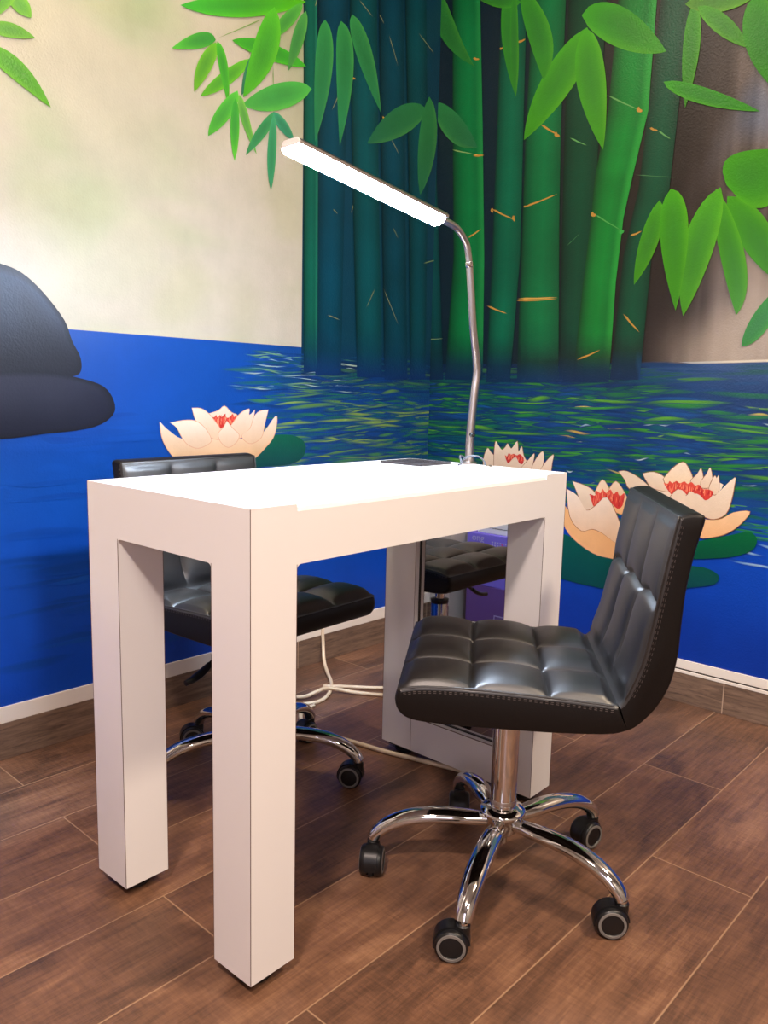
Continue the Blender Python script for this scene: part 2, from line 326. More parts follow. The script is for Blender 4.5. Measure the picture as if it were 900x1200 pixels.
SHAPES = [('L',[(0.063,1.22),(0.12,1.215),(0.169,1.2),(0.219,1.16),(0.27,1.098),(0.289,1.047),(0.31,1.006),(0.306,0.968),(0.265,0.958),(0.169,0.962),(0.05,0.957)],(62,76,105),(36,38,52),None),
('L',[(0.05,0.962),(0.211,0.968),(0.299,0.957),(0.369,0.937),(0.399,0.898),(0.395,0.862),(0.341,0.831),(0.227,0.817),(0.043,0.816)],(52,56,78),(30,34,56),None),
('L',[(0.887,0.777),(0.925,0.795),(0.995,0.797),(1.056,0.784),(1.081,0.755),(1.065,0.719),(1.012,0.7),(0.917,0.699),(0.857,0.701),(0.857,0.754)],(14,104,78),(12,80,90),None),
('L',[(0.697,0.864),(0.734,0.873),(0.755,0.886),(0.779,0.868),(0.803,0.856),(0.792,0.808),(0.717,0.815)],(252,236,215),(246,222,195),(200,150,120)),
('L',[(0.706,0.857),(0.718,0.854),(0.725,0.861),(0.73,0.853),(0.739,0.861),(0.744,0.854),(0.757,0.864),(0.761,0.853),(0.775,0.854),(0.784,0.864),(0.79,0.854),(0.8,0.86),(0.798,0.842),(0.782,0.826),(0.765,0.842),(0.754,0.828),(0.737,0.82),(0.718,0.834)],(222,80,62),(205,52,45),None),
('L',[(0.536,0.842),(0.563,0.818),(0.609,0.792),(0.676,0.791),(0.764,0.788),(0.857,0.789),(0.902,0.806),(0.951,0.857),(0.955,0.829),(0.94,0.787),(0.902,0.752),(0.868,0.727),(0.813,0.697),(0.63,0.707),(0.583,0.739),(0.556,0.77),(0.541,0.802)],(252,236,215),(240,192,138),(200,150,120)),
('L',[(0.642,0.88),(0.671,0.879),(0.697,0.865),(0.724,0.837),(0.744,0.812),(0.737,0.789),(0.703,0.796),(0.67,0.827),(0.652,0.849)],(252,236,215),(246,222,195),(200,150,120)),
('L',[(0.569,0.839),(0.613,0.845),(0.651,0.843),(0.683,0.824),(0.706,0.79),(0.696,0.776),(0.66,0.765),(0.627,0.776),(0.609,0.795),(0.59,0.825)],(252,236,215),(246,222,195),(200,150,120)),
('L',[(0.868,0.876),(0.846,0.859),(0.846,0.878),(0.814,0.865),(0.786,0.837),(0.764,0.808),(0.778,0.785),(0.828,0.798),(0.857,0.833)],(252,236,215),(246,222,195),(200,150,120)),
('L',[(0.921,0.875),(0.887,0.871),(0.865,0.853),(0.85,0.818),(0.819,0.799),(0.832,0.781),(0.857,0.773),(0.894,0.791),(0.906,0.829)],(252,236,215),(246,222,195),(200,150,120)),
('L',[(0.763,0.842),(0.785,0.819),(0.807,0.801),(0.799,0.78),(0.768,0.764),(0.74,0.782),(0.733,0.806),(0.751,0.823)],(252,236,215),(246,222,195),(200,150,120)),
('R',[(0.824,0.658),(0.826,0.705),(0.811,0.746),(0.794,0.732),(0.779,0.719),(0.77,0.69),(0.774,0.662)],(232,214,190),(220,192,162),(150,100,70)),
('R',[(0.777,0.661),(0.78,0.719),(0.776,0.773),(0.762,0.759),(0.747,0.745),(0.733,0.755),(0.724,0.768),(0.713,0.756),(0.705,0.753),(0.684,0.779),(0.677,0.742),(0.665,0.763),(0.655,0.731),(0.637,0.705),(0.636,0.673)],(232,214,190),(220,192,162),(150,100,70)),
('R',[(0.734,0.728),(0.724,0.723),(0.718,0.734),(0.707,0.73),(0.696,0.734),(0.682,0.729),(0.671,0.735),(0.654,0.721),(0.657,0.701),(0.672,0.703),(0.684,0.721),(0.698,0.718),(0.717,0.699),(0.728,0.712)],(205,80,75),(190,45,45),None),
('R',[(0.662,0.687),(0.632,0.719),(0.612,0.74),(0.614,0.712),(0.626,0.674),(0.667,0.671)],(232,214,190),(220,192,162),(150,100,70)),
('R',[(0.626,0.674),(0.604,0.721),(0.578,0.75),(0.573,0.715),(0.587,0.672)],(232,214,190),(220,192,162),(150,100,70)),
('R',[(0.592,0.672),(0.565,0.713),(0.536,0.742),(0.539,0.713),(0.547,0.675)],(232,214,190),(220,192,162),(150,100,70)),
('R',[(0.59,0.473),(0.492,0.477),(0.406,0.455),(0.305,0.429),(0.244,0.422),(0.237,0.325),(0.369,0.313),(0.482,0.319),(0.582,0.341)],(4,84,74),(2,66,70),None),
('R',[(0.372,0.626),(0.348,0.672),(0.318,0.638),(0.282,0.587),(0.369,0.577)],(232,214,190),(235,180,120),(200,150,120)),
('R',[(0.324,0.639),(0.3,0.671),(0.268,0.636),(0.239,0.58),(0.298,0.573)],(232,214,190),(235,180,120),(200,150,120)),
('R',[(0.456,0.657),(0.409,0.647),(0.372,0.626),(0.355,0.57),(0.399,0.553),(0.43,0.608)],(232,214,190),(220,192,162),(160,105,75)),
('R',[(0.391,0.622),(0.371,0.618),(0.368,0.635),(0.352,0.628),(0.346,0.643),(0.332,0.63),(0.318,0.644),(0.306,0.629),(0.294,0.64),(0.284,0.625),(0.268,0.636),(0.272,0.596),(0.29,0.584),(0.316,0.603),(0.335,0.607),(0.368,0.575)],(226,86,72),(205,50,50),None),
('R',[(0.487,0.58),(0.449,0.542),(0.409,0.51),(0.356,0.521),(0.31,0.494),(0.248,0.478),(0.244,0.422),(0.304,0.419),(0.367,0.427),(0.444,0.467),(0.481,0.513)],(232,178,120),(226,170,118),(200,150,120)),
('R',[(0.477,0.63),(0.434,0.61),(0.399,0.565),(0.365,0.586),(0.327,0.616),(0.278,0.539),(0.257,0.477),(0.282,0.469),(0.336,0.497),(0.373,0.506),(0.413,0.495),(0.458,0.537)],(240,224,206),(224,184,146),(160,100,65)),
('R',[(0.04,0.508),(-0.016,0.528),(-0.08,0.549),(-0.122,0.564),(-0.147,0.546),(-0.137,0.511),(-0.086,0.484),(-0.021,0.468),(0.048,0.46)],(0,96,50),(0,74,52),None),
('R',[(0.081,0.43),(-0.0,0.438),(-0.047,0.422),(-0.038,0.392),(0.029,0.37),(0.076,0.359)],(8,78,66),(4,62,72),None),
('R',[(0.209,0.649),(0.155,0.681),(-0.024,0.7),(-0.026,0.666),(0.015,0.622),(0.01,0.565),(0.081,0.573),(0.168,0.605)],(232,214,190),(220,192,162),None),
('R',[(0.293,0.704),(0.264,0.707),(0.218,0.687),(0.178,0.655),(0.176,0.622),(0.25,0.651),(0.269,0.679)],(232,214,190),(220,192,162),(150,100,70)),
('R',[(0.211,0.704),(0.176,0.712),(0.138,0.697),(0.111,0.658),(0.172,0.661),(0.195,0.68)],(232,214,190),(220,192,162),(150,100,70)),
('R',[(0.143,0.694),(0.117,0.728),(0.086,0.75),(0.067,0.732),(0.053,0.705),(0.051,0.676),(0.124,0.672)],(232,214,190),(232,200,160),(150,100,70)),
('R',[(0.057,0.698),(0.04,0.717),(0.029,0.734),(0.02,0.685),(0.054,0.681)],(232,214,190),(220,192,162),(150,100,70)),
('R',[(0.026,0.698),(0.012,0.72),(0.002,0.739),(-0.007,0.687),(0.024,0.678)],(232,214,190),(220,192,162),(150,100,70)),
('R',[(-0.001,0.689),(-0.012,0.716),(-0.018,0.71),(-0.024,0.717),(-0.026,0.666),(0.001,0.664)],(232,214,190),(220,192,162),(150,100,70)),
('R',[(0.142,0.682),(0.128,0.68),(0.123,0.689),(0.113,0.683),(0.102,0.691),(0.09,0.685),(0.077,0.692),(0.066,0.685),(0.055,0.692),(0.043,0.682),(0.032,0.686),(0.019,0.674),(0.005,0.675),(-0.012,0.668),(-0.005,0.65),(0.01,0.641),(0.026,0.654),(0.041,0.658),(0.057,0.643),(0.07,0.655),(0.088,0.666),(0.11,0.648),(0.126,0.66)],(216,80,62),(200,56,50),None),
('R',[(0.121,0.634),(0.094,0.667),(0.069,0.648),(0.053,0.664),(0.016,0.639),(-0.011,0.651),(-0.036,0.679),(-0.07,0.717),(-0.071,0.693),(-0.066,0.648),(-0.054,0.608),(-0.022,0.588),(0.013,0.593),(0.078,0.615)],(232,214,190),(220,192,162),(150,95,65)),
('R',[(0.023,0.586),(-0.011,0.584),(-0.044,0.592),(-0.075,0.614),(-0.121,0.622),(-0.099,0.584),(-0.064,0.552),(-0.026,0.535),(0.019,0.529)],(236,196,150),(226,170,118),(140,95,60))]
STALKS = [('L',[(1.114,2.149,1.246,2.196),(1.118,1.63,1.243,1.656),(1.12,0.988,1.238,0.992)],(10,70,104),None),
('L',[(1.25,2.197,1.376,2.241),(1.275,1.663,1.402,1.689),(1.316,0.989,1.443,0.993)],(12,84,104),None),
('L',[(1.384,2.244,1.506,2.287),(1.415,1.692,1.538,1.718),(1.457,0.984,1.583,0.988)],(10,68,100),None),
('L',[(1.515,2.29,1.627,2.329),(1.557,1.722,1.665,1.744),(1.598,0.988,1.687,0.991)],(10,76,100),None),
('L',[(1.055,2.128,1.11,2.148),(1.062,1.619,1.122,1.631),(1.069,0.998,1.128,1.0)],(18,100,92),(40,140,110)),
('R',[(1.163,2.381,1.114,2.367),(1.134,1.761,1.092,1.755),(1.102,0.991,1.027,0.992)],(12,78,88),None),
('R',[(1.044,2.347,0.923,2.311),(1.023,1.89,0.889,1.865),(0.998,1.441,0.86,1.428),(1.019,0.992,0.845,0.993)],(14,128,72),(40,165,80)),
('R',[(0.833,2.285,0.73,2.255),(0.827,1.769,0.717,1.75),(0.826,1.425,0.708,1.414),(0.83,0.984,0.727,0.985)],(10,108,84),None),
('R',[(0.571,2.209,0.436,2.169),(0.556,1.669,0.435,1.65),(0.532,0.986,0.439,0.987)],(6,72,52),None),
('R',[(0.706,2.248,0.581,2.212),(0.709,1.83,0.574,1.804),(0.706,1.554,0.563,1.536),(0.698,0.985,0.532,0.986)],(12,122,74),None),
('R',[(0.258,2.117,0.168,2.091),(0.29,1.577,0.192,1.562),(0.326,1.378,0.233,1.369),(0.345,0.996,0.244,0.996)],(10,84,62),None),
('R',[(0.396,2.158,0.272,2.121),(0.409,1.823,0.276,1.795),(0.442,1.625,0.314,1.605),(0.446,1.508,0.334,1.494),(0.461,1.31,0.346,1.302),(0.48,0.987,0.348,0.988)],(14,140,56),(50,190,70))]
NODES = [('L',(1.391,2.181),(1.414,2.16),0.004,(150,150,110)),
('L',(1.439,2.134),(1.489,2.049),0.004,(150,150,110)),
('L',(1.592,2.188),(1.682,2.146),0.004,(150,150,110)),
('L',(1.294,2.192),(1.36,2.162),0.004,(150,150,110)),
('L',(1.213,1.888),(1.179,1.827),0.004,(150,150,110)),
('L',(1.464,1.805),(1.504,1.765),0.004,(150,150,110)),
('L',(1.111,2.129),(1.102,2.107),0.004,(150,150,110)),
('L',(1.266,1.946),(1.285,1.95),0.008,(214,160,70)),
('L',(1.415,1.866),(1.432,1.862),0.008,(214,160,70)),
('R',(1.022,1.815),(0.927,1.785),0.005,(150,190,110)),
('R',(0.927,1.78),(0.878,1.772),0.009,(214,160,70)),
('R',(0.831,2.108),(0.817,2.109),0.009,(214,160,70)),
('R',(0.756,2.11),(0.727,2.113),0.009,(214,160,70)),
('R',(0.943,2.106),(0.913,2.095),0.009,(214,160,70)),
('L',(1.441,1.301),(1.523,1.184),0.004,(150,150,110)),
('L',(1.397,1.296),(1.355,1.228),0.004,(150,150,110)),
('L',(1.173,1.187),(1.228,1.176),0.004,(150,150,110)),
('L',(1.19,1.526),(1.212,1.514),0.004,(150,150,110)),
('L',(1.282,1.555),(1.274,1.528),0.004,(150,150,110)),
('L',(1.482,1.515),(1.511,1.483),0.004,(150,150,110)),
('R',(1.138,1.687),(1.102,1.649),0.004,(150,150,110)),
('L',(1.654,1.415),(1.747,1.442),0.004,(130,160,110)),
('R',(1.109,1.143),(1.034,1.145),0.004,(130,160,110)),
('R',(0.937,1.498),(0.879,1.523),0.007,(214,160,70)),
('R',(0.837,1.586),(0.74,1.538),0.007,(214,160,70)),
('R',(0.84,1.254),(0.75,1.222),0.007,(214,160,70)),
('R',(0.705,1.575),(0.684,1.578),0.007,(214,160,70)),
('R',(0.714,1.265),(0.666,1.267),0.007,(214,160,70)),
('R',(0.837,1.588),(0.83,1.572),0.012,(214,160,70)),
('R',(0.746,1.552),(0.736,1.531),0.012,(214,160,70)),
('R',(0.654,1.831),(0.576,1.78),0.007,(214,160,70)),
('R',(0.268,1.745),(0.24,1.732),0.007,(214,160,70)),
('R',(0.759,2.11),(0.728,2.113),0.007,(214,160,70)),
('R',(0.416,1.87),(0.304,1.803),0.005,(110,180,100)),
('R',(0.24,1.732),(0.198,1.7),0.005,(110,180,100)),
('R',(0.539,1.767),(0.475,1.732),0.005,(110,180,100)),
('R',(0.314,1.811),(0.294,1.797),0.014,(214,160,70)),
('R',(0.598,1.793),(0.576,1.778),0.014,(214,160,70)),
('R',(0.706,1.573),(0.573,1.599),0.007,(214,160,70)),
('R',(0.712,1.264),(0.552,1.262),0.007,(214,160,70)),
('R',(0.467,1.06),(0.385,1.091),0.007,(214,160,70)),
('R',(0.309,1.436),(0.27,1.447),0.007,(214,160,70)),
('R',(0.314,1.201),(0.255,1.142),0.007,(214,160,70)),
('R',(0.712,1.271),(0.552,1.266),0.006,(235,190,90)),
('R',(0.441,1.521),(0.339,1.457),0.005,(90,180,90)),
('R',(0.448,1.522),(0.428,1.512),0.014,(214,160,70)),
('R',(0.347,1.453),(0.328,1.454),0.016,(60,190,80)),
('R',(0.528,1.429),(0.483,1.464),0.003,(70,130,80)),
('R',(0.304,1.616),(0.172,1.588),0.003,(70,130,80)),
('L',(0.938,1.892),(0.938,1.76),0.003,(130,180,90)),
('L',(0.917,2.026),(0.841,1.879),0.003,(130,180,90)),
('L',(0.9,2.005),(0.743,1.904),0.003,(130,180,90))]


def ss(a, b, x):
    t = min(1, max(0, (x-a)/(b-a))); return t*t*(3-2*t)
def mix(a, b, t): return tuple(p+(q-p)*t for p, q in zip(a, b))

from mathutils import noise as mnoise
def nz(s, z, k=1.0, sx=1.0, sz=1.0): return mnoise.noise(Vector((s*k*sx, z*k*sz, 3.1)))

def ground_left(s, z):
    if s < -.03: return (222, 216, 206)
    n = nz(s, z, 3.2); n2 = nz(s+5, z, 9, .6, 1.6)
    n3 = nz(s+2, z+4, 5.5); n4 = nz(s+8, z+1, 2.2)
    sky = mix((172, 169, 148), (144, 158, 122), ss(.15, .95, .50+.8*n+.35*n3-(s-.1)*.40+(z-1.6)*.30))
    sky = mix(sky, (178, 171, 157), ss(.25, .9, .45+.7*n4+.5*n2+(1.45-z)*.30)*.85)
    sky = mix(sky, (168, 165, 138), ss(.0, .6, n3)*.6)
    water = mix((11, 66, 146), (12, 66, 168), ss(.75, .2, z)+.12*n)
    water = mix(water, (20, 62, 120), ss(.80, 1.25, s)*ss(.35, .7, z))
    deep = mix((10, 54, 74), (12, 40, 88), ss(1.12, .98, z))
    if z > WATER_L and s < BAMB_X: return sky
    if s >= BAMB_X:
        return mix(water, deep, ss(.90, 1.03, z+.02*n2))
    return water

def ground_right(s, z):
    n = nz(s+9, z, 4); st = nz(s*1.0+2, z, 14, 1.0, .08)
    dark = mix((12, 32, 44), (30, 26, 26), ss(.9, .3, s))
    st2 = nz(s+4, z, 46, 1.0, .05); st3 = nz(s+7, z, 24, 1.0, .10); cl = nz(s*1.2+1, z*.8, 9)
    q = ss(.26-.10*(z-1.05), -.10-.10*(z-1.05), s+.05*st)
    fall = mix((36, 29, 27), (148, 137, 131), min(1, max(0, q*(.68+.45*st+.55*st2+.35*st3+.45*cl))))
    fall = mix(fall, (92, 110, 142), min(.7, max(0, 1.6*nz(s*1.3+1, z*.7, 7)-.1))*ss(1.45, 1.7, z)*q)
    fall = mix(fall, (168, 154, 138), ss(1.28, 1.08, z-.16*n+.25*(s-.05)+.03*st2)*ss(.28, .0, s)*.85)
    top = mix(dark, fall, ss(.30, .21, s-.14*(z-1.05)))
    wat = mix((18, 62, 112), (14, 46, 96), .5+.6*n)
    wat = mix(wat, (56, 84, 132), ss(.95, 1.05, z)*ss(.3, .1, s)*.8)
    wat = mix(wat, (12, 52, 80), ss(.45, .9, s)*.8)
    low = mix((8, 66, 172), (8, 50, 146), ss(.5, .15, z)+.15*n)
    wat = mix(wat, low, ss(.70, .56, z+.05*n))
    edge = mix((14, 34, 66), wat, ss(1.04, .92, z+.03*n)) if s > .25 else wat
    return top if z > WATER_R else edge

class Mural:
    """one wall mesh: slab, finely divided painted face and the painted motifs lying on it as layers of paint"""
    def __init__(self, P, ground, s0, s1, step):
        self.P = P; self.ground = ground; self.v = []; self.c = []; self.f = []; self.k = 0
        nzr = round((H_CEIL-TRIM_LO)/step)
        S_ = [s0]
        while S_[-1] < s1-step: S_.append(S_[-1]+(step if S_[-1] > -.75 else .12))     # finer where the mural is
        S_[-1] = s1; Z_ = [TRIM_LO+(H_CEIL-TRIM_LO)*j/nzr for j in range(nzr+1)]
        hz = WATER_L if ground is ground_left else WATER_R    # crisp water line and bamboo edge
        j = min(range(len(Z_)), key=lambda q: abs(Z_[q]-hz)); Z_[j] = hz; Z_.insert(j+1, hz+.0012)
        if ground is ground_left:
            for c in (BAMB_X, -.03):
                i = min(range(len(S_)), key=lambda q: abs(S_[q]-c)); S_[i] = c; S_.insert(i, c-.0012)
        w = len(S_)
        for z in Z_:
            for s in S_: self.v.append(P(s, z, 0)); self.c.append(lin(ground(s, z)))
        for b in range(len(Z_)-1):
            for a in range(w-1): self.f.append((b*w+a, b*w+a+1, (b+1)*w+a+1, (b+1)*w+a))
    def lift(self):
        self.k += 1; return .0022+self.k*1.2e-5
    def add(self, pts, cols, faces, d=None):
        d = self.lift() if d is None else d
        o = len(self.v)
        for (s, z), c in zip(pts, cols): self.v.append(self.P(s, z, d)); self.c.append(lin(c))
        for f in faces: self.f.append(tuple(i+o for i in f))
    def polygon(self, pts, c0, c1, outline=None):
        P = [tuple(q) for q in smooth_path([(*p, 0) for p in pts]+[(*pts[0], 0)], 3)][:-1]
        P = [p[:2] for p in P]
        if outline:
            cx = sum(p[0] for p in P)/len(P); cz = sum(p[1] for p in P)/len(P); Q = []
            for x, z in P:
                l = math.hypot(x-cx, z-cz)+1e-6; Q.append((x+(x-cx)/l*.0022, z+(z-cz)/l*.0022))
            self.polyfill(Q, [outline]*len(Q))
        z1 = max(p[1] for p in P); z0 = min(p[1] for p in P)
        self.polyfill(P, [mix(c1, c0, (p[1]-z0)/(z1-z0)) for p in P])
    def strands(self, pts):
        """the red stamens: short upright flicks over the red patch"""
        P = [tuple(q)[:2] for q in smooth_path([(*p, 0) for p in pts]+[(*pts[0], 0)], 3)][:-1]
        x0 = min(p[0] for p in P); x1 = max(p[0] for p in P); n = 46
        for i in range(n):
            x = x0+(x1-x0)*(i+.5+(rnd.random()-.5)*.8)/n; zs = []
            for (ax, az), (bx, bz) in zip(P, P[1:]+P[:1]):
                if (ax-x)*(bx-x) < 0: zs.append(az+(bz-az)*(x-ax)/(bx-ax))
            if len(zs) < 2: continue
            zt, zb = max(zs), min(zs); h = zt-zb
            a = zb+h*rnd.random()*.5; b = min(a+h*(.45+rnd.random()*.35), zt+.003); lean = (rnd.random()-.5)*.008
            self.dash((x, a), (x+lean, b), .0032, rnd.choice([(236, 120, 92), (178, 36, 40), (214, 66, 56), (240, 150, 110)]), (200, 60, 50))
    def stone(self, pts, c0, c1):
        c0 = tuple(v*.72 for v in c0); c1 = tuple(v*.72 for v in c1)
        P = [tuple(q)[:2] for q in smooth_path([(*p, 0) for p in pts]+[(*pts[0], 0)], 4)][:-1]
        cx = sum(p[0] for p in P)/len(P); cz = sum(p[1] for p in P)/len(P); n = len(P)
        V = []; C = []; rr = (1, .93, .82, .68, .52, .36, .2, .06)
        z1 = max(p[1] for p in P); z0 = min(p[1] for p in P)
        for k in rr:
            for x, z in P:
                a, b = cx+(x-cx)*k, cz+(z-cz)*k; t = (b-z0)/(z1-z0)
                c = mix(c1, c0, ss(.15, .95, t+.18*nz(a*2, b, 7))); c = mix((20, 22, 32), c, ss(1.02, .82, k))
                V.append((a, b)); C.append(c)
        F = [(i*n+j, i*n+(j+1) % n, (i+1)*n+(j+1) % n, (i+1)*n+j) for i in range(len(rr)-1) for j in range(n)]
        F.append(tuple((len(rr)-1)*n+j for j in range(n)))
        self.add(V, C, F)
    def polyfill(self, P, cols):
        from mathutils.geometry import tessellate_polygon
        tris = tessellate_polygon([[Vector((x, z, 0)) for x, z in P]])
        self.add(P, cols, tris)
    def leaf(self, b, t, l, r, c0, c1):
        c0 = (c0[0]*.84, c0[1]*.92, c0[2]*.80); c1 = (c1[0]*.84, c1[1]*.92, c1[2]*.80)
        B, T, L_, R_ = (Vector(q) for q in (b, t, l, r)); n = 14
        mid = (L_+R_)/2; h = (L_-R_)/2; bend = mid-(B+(T-B)*.45)
        pts = []; cols = []
        for i in range(n+1):
            u = i/n
            sp = B+(T-B)*u+bend*(4*u*(1-u))
            w = (max(u, 0)**.66*(1-u)**.94)/(.45**.66*.55**.94)
            w = max(w, .02) if u < 1 else 0
            dk = mix(c0, c1, u); vein = mix(dk, (30, 90, 50), .38*math.sin(PI*min(1, u*1.15)) if u < .87 else .0)
            for k, cc in ((1, dk), (.5, mix(dk, vein, .75)), (0, vein), (-.5, mix(dk, vein, .6)), (-1, mix(dk, (200, 230, 60), .10))):
                pts.append(tuple(sp+h*(w*k))); cols.append(cc)
        F = [(i*5+k, i*5+k+1, i*5+k+6, i*5+k+5) for i in range(n) for k in range(4)]
        self.add(pts, cols, F)
    def stalk(self, rows, col, rim):
        # rows: (xl, zl, xr, zr) from top to bottom; shading across the culm, fading into the water
        pts = []; cols = []; R = []
        for a, b in zip(rows, rows[1:]):
            for k in range(8): R.append(mix(a, b, k/8))
        R.append(rows[-1])
        prof = ((0, .50), (.10, .78), (.30, 1.0), (.55, 1.10), (.78, 1.0), (.93, .86), (1, .80))
        for i, (xl, zl, xr, zr) in enumerate(R):
            fade = ss(.985, 1.17, (zl+zr)/2)
            for q, m_ in prof:
                g = 1+.10*nz(xl*30, zl, 4)
                c = (col[0]*m_*g*.55, col[1]*m_*g*.80, col[2]*m_*g*.72)
                if rim and q >= .93: c = mix(c, tuple(v*.85 for v in rim), .7)
                c = mix(self.ground(xl+(xr-xl)*q, zl+(zr-zl)*q), c, fade)
                pts.append((xl+(xr-xl)*q, zl+(zr-zl)*q)); cols.append(c)
        F = [(i*7+k, i*7+k+1, i*7+k+8, i*7+k+7) for i in range(len(R)-1) for k in range(6)]
        self.add(pts, cols, F)
    def dash(self, a, b, t, col, soft=None):
        A, B = Vector(a), Vector(b); d = (B-A); n = Vector((-d.y, d.x)).normalized()*t/2
        m = (A+B)/2+n*.6
        c2 = soft or mix(col, (60, 50, 30), .35)
        P = [A, A+d*.2+n, m+n*.6, A+d*.85+n*.7, B, A+d*.8-n*.5, m-n*1.0, A+d*.2-n]
        self.add([tuple(p) for p in P], [c2, col, col, col, c2, col, col, col], [(0, 1, 7), (1, 2, 6, 7), (2, 3, 5, 6), (3, 4, 5)])
    def ripple(self, s, z, ln, th, col, tilt=0.0, strength=1.0):
        """one horizontal brush stroke, its edges melting into the ground colour"""
        n = 7; P = []; C = []; ph = rnd.random()*6
        for i in range(n+1):
            u = i/n; w = th*(.12+math.sin(PI*u)**.7); x = s+(u-.5)*ln
            c = z+tilt*(u-.5)*ln+.003*math.sin(ph+u*5)
            g = self.ground(x, c); k = strength*math.sin(PI*u)**.8
            P += [(x, c+w), (x, c+.45*w), (x, c-.3*w), (x, c-w)]
            C += [mix(self.ground(x, c+w), col, .12*k), mix(g, col, k), mix(g, col, .85*k), mix(self.ground(x, c-w), col, .12*k)]
        d = .0004+rnd.random()*.0012
        self.add(P, C, [(i*4+q, i*4+q+1, i*4+q+5, i*4+q+4) for i in range(n) for q in range(3)], d)
    def build(self, name, slab):
        o = len(self.v)
        (a0, a1, thick) = slab
        q = [self.P(s, z, d) for d in (-.002, -thick) for s, z in ((a0, 0), (a1, 0), (a1, H_CEIL), (a0, H_CEIL))]
        self.v += q; self.c += [lin((215, 208, 198))]*8
        for f in ((0, 1, 2, 3), (7, 6, 5, 4), (0, 4, 5, 1), (1, 5, 6, 2), (2, 6, 7, 3), (3, 7, 4, 0)): self.f.append(tuple(i+o for i in f))
        me = bpy.data.meshes.new(name); me.from_pydata(self.v, [], self.f); me.update()
        at = me.color_attributes.new('Paint', 'FLOAT_COLOR', 'POINT')
        at.data.foreach_set('color', [x for c in self.c for x in (*c, 1.0)])
        me.materials.append(M_PAINT)
        ob = new_obj(name, me); struct(ob); return ob

def put_motifs(mu, wall):
    for w, rows, col, rim in STALKS:
        if w == wall: mu.stalk(rows, col, rim)
    for w, a, b, t, col in NODES:
        if w == wall: mu.dash(a, b, t*.9, tuple(v*.84 for v in col))

# left wall
mL = Mural(lambda s, z, d: (s, YL-d, z), ground_left, X0, XR, .018)
put_motifs(mL, 'L')
for i in range(760):                                        # ripples at the foot of the bamboo
    s = .84+rnd.random()**.8*.87; z = .60+rnd.random()*.46
    k = ss(.80, 1.15, s+.35*(.9-z)+.1*rnd.random())
    if rnd.random() > k*1.05 or (s > 1.1 and z > 1.0 and rnd.random() < .75): continue
    col = rnd.choice([(30, 96, 84), (36, 110, 70), (70, 130, 60), (18, 70, 110), (12, 50, 100), (22, 84, 98), (96, 140, 56), (14, 60, 130)])
    if rnd.random() < .13 and .66 < z < .9: col = (140, 168, 52)
    col = mix(col, (14, 52, 92), .45*ss(.93, 1.02, z))
    mL.ripple(s, z, .07+rnd.random()*.24, .002+rnd.random()*.0055, col, (rnd.random()-.5)*.10+.02, .85)
for i in range(60):                                         # pale glints
    s = .85+rnd.random()*.45; z = .93+rnd.random()*.12
    mL.ripple(s, z, .07+rnd.random()*.13, .0012+rnd.random()*.002, rnd.choice([(110, 150, 90), (60, 110, 90), (150, 170, 150)]))
for i in range(70):
    s = .15+rnd.random()*.9; z = .2+rnd.random()*.68
    mL.ripple(s, z, .1+rnd.random()*.3, .006+rnd.random()*.012, rnd.choice([(11, 61, 140), (10, 58, 136), (13, 70, 154)]))
for L_ in LEAVES_L: mL.leaf(*L_)
for w, pts, c0, c1, ol in SHAPES:
    if w == 'L': (mL.stone(pts, c0, c1) if max(c0) < 110 and c0[2] > c0[1] and c0[0] > 40 else mL.polygon(pts, mix((0, 0, 0), c0, .86), tuple(v*k_ for v, k_ in zip(c1, (.84, .78, .72))), ol))
    if w == 'L' and c0[0] > 2.2*c0[1] and c0[0] > 180: mL.strands(pts)
wall_left = mL.build('wall_left', (X0-.1, XR+.1, .10))

# right wall
mR = Mural(lambda s, z, d: (XR-d, s, z), ground_right, Y0, YL, .011)
put_motifs(mR, 'R')
for i in range(2300):
    s = -.62+rnd.random()*1.70; z = .50+rnd.random()*.54
    far = ss(.30, .0, s)*ss(.80, .95, z)                    # open blue water under the waterfall
    if rnd.random() < far*.93: continue
    if s > .35 and z > .99 and rnd.random() < .6: continue
    if z < .62 and rnd.random() < ss(.62, .52, z): continue
    col = rnd.choice([(34, 112, 40), (52, 128, 36), (18, 86, 62), (16, 58, 110), (14, 48, 100), (12, 74, 84), (28, 100, 52), (78, 140, 34), (16, 66, 120), (20, 92, 60)])
    col = mix(tuple(v*1.12 for v in col), (14, 50, 80), .5*ss(.92, 1.03, z))
    mR.ripple(s, z, .07+rnd.random()*.28, .0025+rnd.random()*.0075, col, (rnd.random()-.5)*.10)
for i in range(90):                                          # pale and golden glints
    s = -.45+rnd.random()*1.0; z = .60+rnd.random()*.34
    mR.ripple(s, z, .03+rnd.random()*.09, .0018+rnd.random()*.0022, rnd.choice([(190, 205, 205), (150, 175, 190), (196, 178, 84), (120, 165, 60)]), (rnd.random()-.5)*.25)
for i in range(16):
    mR.ripple(.30+rnd.random()*.16, .80+rnd.random()*.06, .05+rnd.random()*.12, .003+rnd.random()*.003, (196, 160, 64), (rnd.random()-.5)*.1)
for i in range(40):
    s = -.5+rnd.random()*.45; z = .44+rnd.random()*.2
    mR.ripple(s, z, .05+rnd.random()*.12, .002+rnd.random()*.004, rnd.choice([(60, 140, 50), (150, 180, 200), (30, 110, 60), (12, 60, 150)]), .12+(rnd.random()-.5)*.3)
mR.ripple(-.09, WATER_R+.001, .70, .004, (214, 206, 186))
for L_ in LEAVES_R: mR.leaf(*L_)
for w, pts, c0, c1, ol in SHAPES:
    if w == 'R':
        mR.polygon(pts, c0, c1, ol)
        if c0[0] > 2.2*c0[1]: mR.strands(pts)
wall_right = mR.build('wall_right', (Y0-.1, YL, .10))

